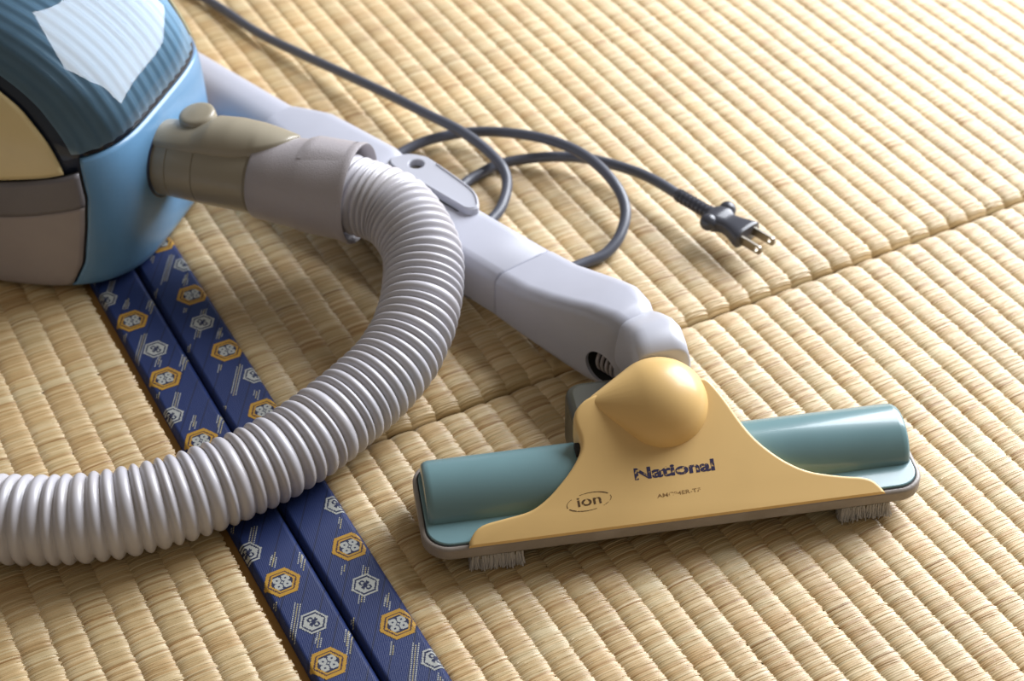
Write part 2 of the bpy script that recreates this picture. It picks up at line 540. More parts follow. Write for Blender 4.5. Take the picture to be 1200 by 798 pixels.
def tatami(label, u0, u1, v0, v1, pitch, grooves, lo, hi, base_u):
    """mat with its low corner at (u0, v0); grooves = left edge of every rib"""
    w = (u0 * math.cos(AZ) - v0 * math.sin(AZ), u0 * math.sin(AZ) + v0 * math.cos(AZ), -32)
    r = empty('tatami_mat', w, label, 'tatami mat', AZ)
    L = v1 - v0
    # straw core under the woven face
    e0, e1 = (4 if lo else 0), (4 if hi else 0)
    V, Fc = box(IDF, base_u[0] - u0, base_u[1] - u0, e0, L - e1, 0.2, 27.5)
    me = mk_mesh('straw_core', V, Fc, M['straw'], False)
    o = bpy.data.objects.new('straw_core', me); COL.objects.link(o); o.parent = r
    meshes = [rib_mesh('rib', L, pitch, lo, hi, 100 + int(abs(u0)) + k * 7) for k in range(4)]
    rg = random.Random(int(u1))
    last = -1
    for g in grooves:
        k = rg.choice([q for q in range(4) if q != last]); last = k
        o = bpy.data.objects.new('rib', meshes[k]); COL.objects.link(o); o.parent = r
        o.location = ((g - u0) * MM, 0, (32 - 0.4 + rg.uniform(-0.15, 0.15)) * MM)
    # empty frame for the border so that its own heights start from the woven face
    return r

SEAM = 651.0
mA = tatami('straw tatami mat under the vacuum cleaner, left of the two blue borders', -150, 183.4, 250, 1330, 16.6,
            [132.6 - 16.6 * k for k in range(17)], False, False, (-150, 181.5))
mB = tatami('sunlit straw tatami mat at the back right, under the plug and cord', 184, 1000, SEAM + 1.2, 1330, 15.45,
            [214.2 + 15.45 * k for k in range(50)], True, False, (186, 1000))
mC = tatami('straw tatami mat at the front right, under the floor nozzle', 184, 860, 250, SEAM - 1.2, 15.45,
            [213.8 + 15.4 * k for k in range(41)], False, True, (186, 860))

def border_at(mat, *a, org):
    border(mat, *a, org=org)
    for c in mat.children:
        if c.name.startswith('border'): c.location = (0, 0, 32 * MM)

border_at(mA, 154.0, 183.3, 250, 1330, 514.3, 164.7, 541.7, 168.5, 156.8, org=(-150, 250))
border_at(mB, 183.9, 214.4, SEAM + 1, 1330, 520.2, 205.2, 551.4, 201.4, 212.2, org=(184, SEAM + 1.2))
border_at(mC, 183.9, 214.4, 250, SEAM - 1, 520.2, 205.2, 551.4, 201.4, 212.2, org=(184, 250))

# ================================================================== VACUUM CLEANER (canister)
VA = rad(-17.8)
vd = np.array([math.cos(VA), math.sin(VA), 0.0]); vb = np.array([math.sin(VA), -math.cos(VA), 0.0])
VO = np.array([-208.6, 861.1, 0.0])
def VW(a, b, z): return VO - a * vd + b * vb + np.array([0, 0, z])
vac = root('vacuum_cleaner', tuple(VW(170, -24, 0)), 'blue canister vacuum cleaner with glossy dome, cream side panel and grey bumper band', 'vacuum cleaner')
AC, ME, B0 = 170.0, 4.0, -29.0
LV = np.array([  # z, front a, half width, inset back
    (3, 20, 84), (4.5, 14.5, 90), (8, 11.5, 92), (14, 10, 93), (40, 8.5, 93.5), (70, 8.5, 93.5), (90, 9.5, 93), (101, 12, 92.5), (112, 16, 92),
    (122, 21, 91), (133, 28, 90), (146, 40, 87), (160, 58, 82), (172, 80, 75), (183, 108, 64), (190, 132, 48), (195, 155, 26), (196, 166, 8)], float)
def _smooth(T):
    out = []
    Pp = [2 * T[0] - T[1]] + list(T) + [2 * T[-1] - T[-2]]
    for i in range(1, len(Pp) - 2):
        p0, p1, p2, p3 = Pp[i - 1:i + 3]
        m1 = (p2 - p0) / (p2[0] - p0[0]); m2 = (p3 - p1) / (p3[0] - p1[0]); h = p2[0] - p1[0]
        for k in range(12):
            t = k / 12
            out.append((2 * t ** 3 - 3 * t * t + 1) * p1 + (t ** 3 - 2 * t * t + t) * h * m1 + (-2 * t ** 3 + 3 * t * t) * p2 + (t ** 3 - t * t) * h * m2)
    out.append(T[-1])
    return np.array(out)
LV = _smooth(LV)
def body(z, th, off=0.0):
    a_f = np.interp(z, LV[:, 0], LV[:, 1]); W = np.interp(z, LV[:, 0], LV[:, 2])
    c, s = math.cos(th), math.sin(th)
    e = 2 / ME
    if c >= 0:
        L = AC - a_f
        a = AC - L * abs(c) ** e
    else:
        L = (AC - a_f) * 1.05
        a = AC + L * abs(c) ** e
    b = B0 + W * math.copysign(abs(s) ** e, s)
    p = np.array((a, b, z))
    if off:
        q = body(z, th + 0.01) - body(z, th - 0.01)
        w = body(min(z + 2, 195.9), th) - body(max(z - 2, 3.1), th)
        nn = np.cross(w, q); nn /= (np.linalg.norm(nn) + 1e-9)
        cc = np.array((a - AC, b - B0, (z - 70) * 0.3))
        if nn @ cc < 0: nn = -nn
        p = p + nn * off
    return p
def th_a(z, a):     # angle where the outline passes depth a (near side)
    a_f = np.interp(z, LV[:, 0], LV[:, 1])
    return math.acos(min(1, max(0, ((AC - a) / (AC - a_f)))) ** (ME / 2))
def th_b(z, hb):    # angle where the outline is hb off the middle
    W = np.interp(z, LV[:, 0], LV[:, 2])
    return math.asin(min(1.0, hb / W) ** (ME / 2))
def region(name, z_of, t_of, ns, nt_, mat, off=0.0, thick=2.2, label=None, parent=vac):
    V = []; Fc = []
    for i in range(ns + 1):
        for j in range(nt_ + 1):
            s, t = i / ns, j / nt_
            th0 = t_of(z_of(s, 0.5), t)
            z = z_of(s, t)
            p = body(z, t_of(z, t), off)
            V.append(VW(*p))
    for i in range(ns):
        for j in range(nt_):
            a = i * (nt_ + 1) + j
            Fc.append((a, a + 1, a + nt_ + 2, a + nt_ + 1))
    o = add(name, V, Fc, mat, parent, fix=False, label=label)
    # orient normals outwards
    bm = bmesh.new(); bm.from_mesh(o.data); bm.normal_update()
    c = Vector(VW(AC, B0, 60)) - origin_of(parent)
    s = sum(f.normal.dot(f.calc_center_median() - c * MM) for f in bm.faces)
    if s < 0: bmesh.ops.reverse_faces(bm, faces=bm.faces)
    bm.to_mesh(o.data); bm.free()
    if thick: solid(o, thick)
    return o
GAPA = 41.0
ZSEAM = 98.6
gap_a = lambda z: np.interp(z, (3, 8, 24, 50, 71, 99), (52, 46, 37.6, 32.3, 29.4, 30.5))
lerp = lambda a, b, t: a + (b - a) * t
def zs_base(s): return lerp(3.0, 12.0, s * 3) if s < 1 / 3 else lerp(12.0, ZSEAM - 0.5, (s - 1 / 3) * 1.5)
region('front_shell', lambda s, t: zs_base(s), lambda z, t: lerp(th_a(z, gap_a(z) - 0.8), -th_a(z, gap_a(z) - 0.8), t), 36, 60, M['blue'], label='sky blue front shell')
core_rings = []
for z in list(np.r_[4, 8, np.linspace(14, 190, 40), 194]):
    core_rings.append([VW(*body(z, q, -4.5 if z < 188 else -2)) for q in np.linspace(0, 2 * math.pi, 72, endpoint=False)])
v, f = rings_mesh(core_rings)
add('inner_body', v, f, M['core'], vac, label='dark navy inner body')
DW, DF = 78.5, 66.0      # dome half widths on the near and far side
def dome_t(z, t, cut=0.0):
    return lerp(th_b(z, DW - cut), -th_b(z, DF - cut), t)
region('dome_cover', lambda s, t: lerp(ZSEAM + 0.6, 187, s), dome_t, 40, 56, M['dome'], off=1.0, thick=0, label='glossy blue see-through dome cover')
# ribbed filter liner just under the dome
V = []; Fc = []
NT, NS = 220, 40
for i in range(NS + 1):
    z = lerp(ZSEAM + 1.8, 186, i / NS)
    for j in range(NT + 1):
        hb = lerp(DW - 3.0, -(DF - 2), j / NT)          # even spacing across the width
        th = math.copysign(th_b(z, abs(hb)), hb)
        rib = 0.5 + 0.5 * math.cos(hb / 9.0 * 2 * math.pi)
        V.append(VW(*body(z, th, -2.6 + 1.6 * rib ** 1.5)))
for i in range(NS):
    for j in range(NT):
        a = i * (NT + 1) + j
        Fc.append((a, a + 1, a + NT + 2, a + NT + 1))
add('ribbed_filter', V, Fc, M['liner'], vac, fix=False, label='blue grey ribbed filter seen through the dome')
def near_t(z, t, sgn=1):
    hw = (DW if sgn > 0 else DF) + 1.4
    q0 = th_b(z, min(hw, np.interp(z, LV[:, 0], LV[:, 2]) * 0.97))
    if z < ZSEAM: q0 = max(q0, th_a(z, gap_a(z) + 0.8))
    return sgn * lerp(q0, math.pi * 0.95, t)
BT = lambda a: np.interp(a, (30, 38, 75, 140), (90, 88.0, 83.0, 80))       # bumper top and bottom rise a little towards the front
BB = lambda a: np.interp(a, (30, 49, 81, 140), (67, 63.0, 57.5, 54))
for sgn, side in ((1, 'near'), (-1, 'far')):
    tf = lambda z, t, sgn=sgn: sgn * lerp(th_a(z, gap_a(z) + 0.8), math.pi * 0.93, t)
    aa = lambda t: np.interp(t, (0, 0.12, 0.3, 0.45, 1), (32, 45, 82, 130, 250))
    region('side_panel', lambda s, t: lerp(BT(aa(t)) + 0.4, 176, s), lambda z, t, sgn=sgn: near_t(z, t, sgn), 30, 40, M['cream'], off=0.6, label='cream yellow side panel')
    region('bumper_band', lambda s, t: lerp(BB(aa(t)), BT(aa(t)), s), tf, 8, 50, M['band'], off=2.2, thick=4, label='dark grey bumper band')
    region('base_panel', lambda s, t: lerp(3.0, 12.0, s * 3) if s < 1 / 3 else lerp(12.0, BB(aa(t)) - 0.4, (s - 1 / 3) * 1.5), tf, 24, 50, M['base'], label='pinkish grey base panel')

# ================================================================== HOSE with swivel connector
PO = np.array([-212.8, 878.3, 62.0])
fx, fy, fz = vd, -vb, np.array([0, 0, 1.0])
hf = frame_pts(PO, fx, fy, fz)
v, f = lathe(hf, [(-6, 24.2), (0.0, 24.2), (0.8, 23.6), (0.8, 22.6), (-6, 22.6)], 56, False, False)
port = add('hose_port', v, f, M['core'], vac, label='dark ring of the hose port')
hose = root('suction_hose', tuple(PO), 'pale grey corrugated suction hose curving from the canister port to the left edge', 'hose')
v, f = lathe(hf, [(-8, 21.3), (0, 21.6), (9.6, 22), (10, 21.5), (10.6, 22.2), (27.4, 22.7), (27.6, 22.2), (28.2, 22.2), (28.4, 23), (50, 23.3), (62, 23.6), (63, 22.8), (66, 22.6)], 64)
autosmooth(add('connector', v, f, M['olive'], hose, label='olive grey swivel connector'), 30)
# latch cover: a tear-drop shell over the far upper side
V = []; Fc = []; NX, NP = 48, 24
def tube_r(x): return np.interp(x, (-4, 28, 62, 66, 96, 118), (21.6, 22.9, 23.7, 25.6, 27.2, 29))
for i in range(NX + 1):
    x = lerp(-3, 86, i / NX)
    k = max(0.0, (x - 34) / 52)
    pm = rad(64) * math.sqrt(max(0.0, 1 - k ** 2.2)) + 0.012
    ro = np.interp(x, (-3, 10, 24, 34, 48, 62, 74, 86), (24.5, 26, 28, 32.2, 33.2, 32.4, 30.6, 28.2)); hh = ro - tube_r(x) - 1
    for j in range(NP + 1):
        q = lerp(-1, 1, j / NP)
        ph = rad(28) + q * pm
        r = tube_r(x) + 0.5 + hh * (1 - abs(q) ** 2.6) + (0.9 if abs(q) < 0.999 else -2.0)
        V.append(hf((x, r * math.sin(ph), r * math.cos(ph))))
for i in range(NX):
    for j in range(NP):
        a = i * (NP + 1) + j
        Fc.append((a, a + 1, a + NP + 2, a + NP + 1))
add('latch_cover', V, Fc, M['olive'], hose, label='tear-drop latch cover')
ph = rad(27)
bdir = -0.10 * fy + fz - 0.12 * fx; bdir /= np.linalg.norm(bdir)
bx = fx - bdir * (fx @ bdir); bx /= np.linalg.norm(bx); by = np.cross(bdir, bx)
bc = hf((21.5, 25.0 * math.sin(ph), 25.5 * math.cos(ph)))
bf = frame_pts(bc, bdir, bx, by)
v, f = lathe(bf, [(0, 11.6), (6.6, 11.4), (8.2, 11.0), (9.0, 10.0), (9.4, 8.0), (9.6, 0.1)], 48)
autosmooth(add('release_button', v, f, M['olive'], hose, label='round release button'), 50)
v, f = lathe(hf, [(64.5, 23), (64.6, 25.0), (66, 25.8), (80, 26.7), (92, 27.6), (95, 28.4), (98, 28.8), (112, 29.2), (120, 29.5), (124.5, 30.6), (127, 31.1), (128.8, 30.5), (128.3, 28.9), (122, 27.0), (108, 25.2)], 72, False, False)
autosmooth(add('cuff', v, f, M['cuff'], hose, label='grained pinkish grey hose cuff'), 60)
# pressed step on the cuff top
V = []; Fc = []
for i in range(13):
    x = lerp(95, 123, i / 12)
    for j in range(9):
        q = lerp(-1, 1, j / 8); phh = rad(20) + q * rad(42)
        r = 28.9 + 1.7 * (1 - abs(q) ** 6) * min(1, i / 2.0)
        V.append(hf((x, r * math.sin(phh), r * math.cos(phh))))
for i in range(12):
    for j in range(8):
        a = i * 9 + j; Fc.append((a, a + 1, a + 10, a + 9))
add('cuff_rib', V, Fc, M['cuff'], hose)
# corrugated tube
hp = [hf((100, 0, 0)), hf((116, 0, 0)), hf((132, -2.5, -0.5)), (-67, 822, 60), (-52.5, 795, 54), (-51, 768, 46), (-56, 740, 39), (-68, 714, 33), (-90, 687, 28.5),
      (-118, 659, 25.5), (-150, 637, 24.2), (-186, 620, 23.9), (-225, 611, 23.9), (-268, 612, 23.9), (-310, 622, 23.9), (-360, 645, 23.9), (-420, 690, 23.9), (-470, 750, 23.9)]
path, q = catmull(hp, 0.62)
L = q[-1]
# ridge spacing grows from the tight bend to the stretched far end
sp = np.interp(q, (0, 60, 130, 230, 330, L), (4.9, 5.0, 5.6, 6.5, 7.3, 7.4))
phs = np.cumsum(np.r_[0, np.diff(q)] / sp)
rg = np.random.default_rng(5)
jit = np.interp(phs, np.arange(0, 200), rg.normal(0, 0.10, 200))
fr_ = (phs + jit) % 1.0
ridge = np.clip(1 - np.abs((fr_ - 0.5) / 0.5) ** 2.1, 0, 1)
rr = 20.4 + 3.2 * ridge + np.interp(phs, np.arange(0, 200), rg.normal(0, 0.13, 200))
v, f = sweep(path, rr, 64)
add('corrugated_tube', v, f, M['hose'], hose, fix=False)

# ================================================================== POWER CORD
cord = root('power_cord', (170, 830, 0), 'dark grey rubber power cord looping on the tatami, ending in a two-blade plug', 'cord')
cp = [(-540, 1010, 45), (-560, 1120, 4), (-520, 1260, 3.6), (-400, 1290, 3.6), (-300, 1232, 3.7), (-236.5, 1181.6, 4), (-188.4, 1126.2, 5), (-153, 1089.9, 8), (-119.2, 1055.7, 12), (-87, 1023.2, 15.5),
      (-56, 989.8, 19), (-32.4, 968.3, 19), (-15.1, 951.5, 15), (-4.2, 934, 12), (-1.6, 919.8, 8), (-5.6, 900.6, 5), (-13.2, 886.7, 3.6), (-24, 870, 3.5), (-42, 858, 3.5), (-64, 863, 3.5), (-83, 884, 3.5),
      (-92, 912, 3.5), (-90, 942, 3.6), (-76.1, 961.6, 4.5), (-56.1, 975, 7), (-26.9, 978.6, 11), (2.2, 969.3, 16), (30.6, 952.5, 20), (52.3, 929.2, 22.5), (67.8, 903.8, 20),
      (73.8, 882.7, 15), (69.6, 863.7, 9), (59.8, 849.8, 5), (47.8, 842.8, 3.8), (28, 834, 3.5), (4, 834, 3.5), (-18, 845, 3.5), (-34, 864, 4.5), (-41, 888, 5), (-39.5, 912, 3.8),
      (-29.5, 929.4, 3.6), (-21.1, 938.2, 4), (-3.9, 950.1, 5), (24.9, 952, 8), (53.2, 944, 11.5), (80.4, 925.2, 15), (96, 909, 17), (109.5, 893, 17)]
path, q = catmull(cp, 2.0)
v, f = sweep(path, np.full(len(path), 3.55), 20)
add('cable', v, f, M['cord'], cord, fix=False)
# strain relief and plug in their own frame: x along the plug, y across the blades
px = np.array((math.cos(rad(-46)), math.sin(rad(-46)), -0.03)); px /= np.linalg.norm(px)
py = np.array((-px[1], px[0], 0)); py /= np.linalg.norm(py)
pz = np.cross(px, py)
pf = frame_pts((107.5, 895, 17.2), px, py, pz)
prof = [(0, 3.6), (1, 4.3)]
x = 2.0
for k in range(7):
    prof += [(x, 4.5), (x + 1.7, 4.6), (x + 1.8, 3.8), (x + 3.2, 3.8)]; x += 3.4
prof += [(x + 0.5, 4.9), (36, 5.3)]
v, f = lathe(pf, prof, 20)
autosmooth(add('strain_relief', v, f, M['plug'], cord, label='ribbed strain relief'), 40)
secs = [(28, 4, 4), (30, 7, 5), (32, 9.6, 5.8), (35, 11, 6.3), (38, 10.4, 6.0), (41, 8.0, 5.4), (44, 7.2, 5.2), (48, 8.0, 5.6), (52, 9.6, 6.0), (56, 11.2, 6.3), (58.3, 11.6, 6.4), (59, 11.0, 5.9)]
rings = []
for x, w, h in secs:
    a = np.linspace(0, 2 * math.pi, 40, endpoint=False)
    rings.append([pf((x, w * math.copysign(abs(math.cos(t)) ** 0.62, math.cos(t)), h * math.copysign(abs(math.sin(t)) ** 0.62, math.sin(t)))) for t in a])
v, f = rings_mesh(rings)
autosmooth(add('plug_body', v, f, M['plug'], cord, label='charcoal plug body'), 50)
parts = []
for sg in (-1, 1):
    kf = frame_pts(pf((34.5, sg * 9.2, 1.6)), px, py, pz)
    prof_b = [(-5.6 * math.cos(t) , max(0.05, 5.6 * math.sin(t))) for t in np.linspace(0, math.pi, 12)]
    parts.append(lathe(kf, prof_b, 20))
v, f = join(parts)
add('finger_grip', v, f, M['plug'], cord)
for sg in (-1, 1):
    # blade: rounded tip strip with a real hole
    hx, hr = 71.6, 1.55
    out = [(58.5, -3.1), (73.2, -3.1)] + [(73.2 + 2.3 * math.sin(t), -3.1 * math.cos(t)) for t in np.linspace(0.3, math.pi - 0.3, 7)] + [(73.2, 3.1), (58.5, 3.1)]
    ang = [math.atan2(y, x - hx) for x, y in out]
    bm = bmesh.new()
    no = 24
    # sample the outline at equal angles about the hole
    def hit(t):
        best = None
        for i in range(len(out)):
            x1, y1 = out[i][0] - hx, out[i][1]; x2, y2 = out[(i + 1) % len(out)][0] - hx, out[(i + 1) % len(out)][1]
            dx, dy = math.cos(t), math.sin(t)
            den = dx * (y2 - y1) - dy * (x2 - x1)
            if abs(den) < 1e-9: continue
            s = (x1 * (y2 - y1) - y1 * (x2 - x1)) / den
            u = (x1 * dy - y1 * dx) / den
            if s > 0 and -1e-6 <= u <= 1 + 1e-6 and (best is None or s < best): best = s
        return best
    ts = sorted(set([2 * math.pi * k / no for k in range(no)] + [a % (2 * math.pi) for a in (ang[0], ang[1], ang[-2], ang[-1])]))
    yb = sg * 6.35
    V = []; n = len(ts)
    for dy in (-0.75, 0.75):
        for t in ts: s = hit(t); V.append(pf((hx + s * math.cos(t), yb + dy, s * math.sin(t))))
        for t in ts: V.append(pf((hx + hr * math.cos(t), yb + dy, hr * math.sin(t))))
    Fc = []
    for i in range(n):
        k = (i + 1) % n
        Fc += [(i, k, n + k, n + i), (2 * n + i, 3 * n + i, 3 * n + k, 2 * n + k), (i, 2 * n + i, 2 * n + k, k), (n + i, n + k, 3 * n + k, 3 * n + i)]
    add('plug_blade', V, Fc, M['blade'], cord, smooth=False, label='metal plug blade with a hole')

# ================================================================== EXTENSION WAND
wd = np.array([.70711, -.70711, 0]); wn = np.array([.70711, .70711, 0])
def WW(t, n, z): return wd * t + wn * n + np.array((0, 0, z))
wand = root('extension_wand', tuple(WW(-700, 569, 7)), 'pale lilac grey extension wand lying behind the hose, joined to the floor nozzle', 'wand')
def wloft(name, secs, mat, cap0=True, cap1=True, skew=0.0, label=None, seg=6):
    rings = []
    for t, n0, n1, z0, z1, r in secs:
        nm, zm = (n0 + n1) / 2, (z0 + z1) / 2
        rings.append([WW(t + skew * (n - nm) * 0.14 - skew * ((n - nm) / 22) ** 2 * 2.0, n, z) for n, z in rrect(n0, n1, z0, z1, r, seg)])
    v, f = rings_mesh(rings, cap0, cap1)
    return autosmooth(add(name, v, f, mat, wand, label=label), 50)
RR = [11, 8, 6, 9]
wloft('rear_tube', [(-1180, 552, 590, 8, 42, 16.9), (-795, 552, 591, 7.5, 42, 16.9), (-770, 552, 592, 7.5, 42, 16)], M['wand'])
wloft('middle_joint', [(-786, 551, 592, 7.5, 42.3, 15), (-776, 549, 595, 7.5, 43, 14), (-760, 547, 599, 7.3, 44.5, 13), (-700, 546, 600, 7.3, 45, 12), (-690, 547, 598, 7.3, 44, RR), (-684, 548, 593, 7.3, 41.5, RR)], M['wand'])
wloft('front_tube', [(-690, 548, 593, 7.3, 41, RR), (-600, 548, 593, 7.3, 41, RR), (-558, 548, 593, 7.3, 41.2, RR), (-557, 549.2, 592, 8.3, 40.2, RR)], M['wand'], skew=1)
wloft('joint_gap', [(-558.5, 549.4, 591.6, 8.6, 39.8, RR), (-555, 549.4, 591.6, 8.6, 39.8, RR)], M['seam'], skew=1)
neck = wloft('neck', [(-556.4, 549.0, 592.2, 8.2, 40.4, RR), (-555.4, 547.6, 593.2, 7.2, 41.8, RR), (-535, 547, 593, 6.2, 43.5, [12, 8, 6, 9]), (-515, 546.5, 592.5, 5.0, 49, [13, 8, 7, 9]),
                      (-498, 546, 590, 4.2, 55, [13, 8, 8, 9]), (-484, 546, 586, 4, 60, [12, 8, 8, 9]), (-470, 546.5, 580, 5, 62, [12, 9, 9, 9]), (-462, 547.5, 575, 7, 60, [12, 9, 9, 9]), (-458, 550, 572, 10, 55, [10, 8, 8, 8])],
             M['wand'], skew=1, seg=8)
# the side opening: cut a round pocket through the cheek
HT, HZ = -476.5, 22.0
cf = frame_pts(WW(HT, 530, HZ), wn, wd, (0, 0, 1))
v, f = lathe(cf, [(0, 10.6), (42, 10.6)], 40)
cut = add('cutter', v, f, M['seam'])
bo = neck.modifiers.new('cut', 'BOOLEAN'); bo.operation = 'DIFFERENCE'; bo.object = cut; bo.solver = 'EXACT'
cut.location = -Vector((0, 0, 0))
bpy.context.view_layer.update()
dg = bpy.context.evaluated_depsgraph_get()
nm = bpy.data.meshes.new_from_object(neck.evaluated_get(dg))
neck.modifiers.clear(); neck.data = nm
if not nm.materials: nm.materials.append(M['wand'])
bpy.data.objects.remove(cut, do_unlink=True)
autosmooth(neck, 50)
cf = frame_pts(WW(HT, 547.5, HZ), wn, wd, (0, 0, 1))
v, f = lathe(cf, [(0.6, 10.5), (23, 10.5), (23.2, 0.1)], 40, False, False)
add('opening_shade', v, f, M['seam'], wand, label='dark sleeve painted as shade inside the neck opening')  # dark sleeve, shade of the pocket walls put into its colour
parts = []
for k in range(5):
    t0 = HT - 3.5 + 3.4 * k
    a = np.linspace(0, 2 * math.pi, 28, endpoint=False)
    pts = [WW(t0 + 1.0 * math.cos(q), 559 + 9.6 * math.cos(q), HZ + 9.6 * math.sin(q)) for q in a] + []
    pts = np.array(pts + [pts[0]])
    vv, ff = sweep(pts, np.full(len(pts), 1.15), 8, up=(0.7, -0.7, 0.1), cap=False)
    parts.append((vv, ff))
v, f = join(parts)
add('inner_hose', v, f, M['cuff'], wand, label='grey rings of the inner hose seen in the opening')

# nozzle frame (needed by the yoke)
NA = rad(8.8)
nx = np.array([math.cos(NA), math.sin(NA), 0]); ny = np.array([-math.sin(NA), math.cos(NA), 0])
N0 = np.array([93.4, 607.7, 0.0])
nf = frame_pts(N0, nx, ny, (0, 0, 1))
def yoke_rings(secs):
    rings = []
    for (cx, cy, cz, hw, ht, hb, tilt, wdir) in secs:
        d = rad(wdir); X = np.array((math.cos(d), math.sin(d), 0)); D = np.array((-math.sin(d), math.cos(d), 0))
        Z = np.array((0, 0, 1)) * math.cos(rad(tilt)) - D * math.sin(rad(tilt))
        ring = []
        for a in np.linspace(0, 2 * math.pi, 44, endpoint=False):
            ca, sa = math.cos(a), math.sin(a)
            p = np.array((cx, cy, cz)) + X * hw * math.copysign(abs(ca) ** 0.5, ca) + Z * (ht if sa > 0 else hb) * math.copysign(abs(sa) ** 0.55, sa)
            ring.append(nf(p))
        rings.append(ring)
    return rings
v, f = rings_mesh(yoke_rings([(-1, 75, 50, 14.6, 17, 22, -10, 4), (-1, 76, 50, 15.6, 18.5, 24, -8, 4), (-1.2, 86, 50.5, 16.0, 20.5, 26, 0, 6), (-1.8, 96, 51, 16.0, 21.5, 26, 6, 8), (-3.2, 107, 50, 15.2, 20.0, 26, 14, 12), (-5.5, 118, 47, 13.8, 18, 24, 20, 18), (-9, 129, 43, 12.0, 15.5, 20, 24, 24), (-10, 133, 42, 10.5, 13, 18, 24, 26)]))
autosmooth(add('swivel_yoke', v, f, M['yoke'], wand, label='whitish swivel yoke arched over the ball joint'), 55)
# mould line down the yoke
# lever on the upper far side
lf = frame_pts(WW(-648, 587, 42.2), wd, wn, (0, 0, 1))
lo_ = [(-42, -4), (-38, 6), (-30, 11.5), (-22, 13), (12, 9.5), (24, 7), (32, 2), (36.5, -3), (33, -8.5), (24, -9), (-20, -9), (-36, -8)]
lo_, _ = catmull(lo_ + [lo_[0]], 2.2); lo_ = [tuple(p) for p in lo_[:-1]]
hc, hrx = (-25, 3.0), 5.0
# plate with a round hole: ring of quads from the hole to a disc, then the rest as one face
bm = bmesh.new()
n = len(lo_)
cut_v = []
ov = [bm.verts.new((*p, 3.2)) for p in lo_]
hv = [bm.verts.new((hc[0] + hrx * math.cos(2 * math.pi * k / 24), hc[1] + hrx * math.sin(2 * math.pi * k / 24), 3.2)) for k in range(24)]
eds = [bm.edges.new((ov[i], ov[(i + 1) % n])) for i in range(n)] + [bm.edges.new((hv[i], hv[(i + 1) % 24])) for i in range(24)]
bmesh.ops.triangle_fill(bm, edges=eds, use_beauty=True)
top = list(bm.faces)
r_ = bmesh.ops.extrude_face_region(bm, geom=top)
for e in r_['geom']:
    if isinstance(e, bmesh.types.BMVert): e.co.z = -3.0
bmesh.ops.recalc_face_normals(bm, faces=bm.faces)
bm.verts.index_update()
V = [lf(p.co) for p in bm.verts]; Fc = [[q.index for q in g.verts] for g in bm.faces]
bm.free()
lever = autosmooth(add('release_lever', V, Fc, M['yoke'], wand, label='release lever with a round hole'), 35)
bevel(lever, 1.2, 3, 50)
v, f = prism(lf, [(hc[0] + 5.2 * math.cos(t), hc[1] + 5.2 * math.sin(t)) for t in np.linspace(0, 2 * math.pi, 24, endpoint=False)], -3.2, -1.6)
add('hole_bottom', v, f, M['olive'], wand)
# raised rim of the lever
rim = np.array([lf((p[0] * 0.955, p[1] * 0.9, 3.2)) for p in lo_ if p[0] > -16] )
v, f = sweep(rim, np.full(len(rim), 0.75), 8, cap=True)
add('lever_rim', v, f, M['yoke'], wand)
v, f = box(lf, -24, 26, -10.4, -9.6, -3, -0.9)
add('lever_gap', v, f, M['seam'], wand, smooth=False)
# side catch button
cf = frame_pts(WW(-587, 548.4, 18), -wn, wd, (0, 0, 1))
v, f = lathe(cf, [(-0.5, 8.2), (0.2, 8.2), (0.2, 7.0), (-0.6, 6.6), (-0.6, 0.1)], 36, False, False)
autosmooth(add('side_catch', v, f, M['disc'], wand, label='round dark grey catch'), 30)
# brown scuffs at the neck edge
parts = []
rg = np.random.default_rng(3)
for k in range(14):
    t0, n0 = -497 + rg.normal(0, 6), 552.5 + rg.normal(0, 1.0)
    s = rg.uniform(0.5, 1.3)
    parts.append(prism(frame_pts(WW(t0, n0, 48.9 + (t0 + 497) * 0.18 - max(0, 554 - n0) * 0.25), wd, wn, (0, 0, 1)), [(s * math.cos(q) * rg.uniform(.6, 1.3), s * 0.6 * math.sin(q) * rg.uniform(.6, 1.3)) for q in np.linspace(0, 2 * math.pi, 8, endpoint=False)], -0.4, 0.9))
v, f = join(parts)
o = add('scuff_marks', v, f, M['rust'], wand, smooth=False); o['kind'] = 'stuff'

# ================================================================== FLOOR NOZZLE
noz = root('floor_nozzle', tuple(nf((-7.5, 38, 0))), 'teal and apricot floor nozzle with grey lip and worn maker name', 'vacuum nozzle')
X0, X1, Y0, Y1 = -141.0, 125.5, 0.0, 66.0
def plate(name, inset, z0, z1, mat, rcorner, bev=0.0, label=None):
    o_ = rrect(X0 + inset, X1 - inset, Y0 + inset, Y1 - inset, rcorner, 8)
    v, f = prism(nf, o_, z0, z1)
    o = autosmooth(add(name, v, f, mat, noz, label=label), 40)
    if bev: bevel(o, bev, 3, 50)
    return o
plate('lip', 0.0, 12.2, 20.4, M['lip'], 15, 1.6, 'scuffed grey brown bumper lip')
plate('lip_gap', 2.2, 19.0, 20.6, M['seam'], 13)
plate('teal_flange', 2.9, 19.0, 21.6, M['teal'], 12.5, 0.8)
plate('underside', 6.0, 6.0, 12.6, M['under_olive'], 11, 1.0, 'olive brown recessed underside')
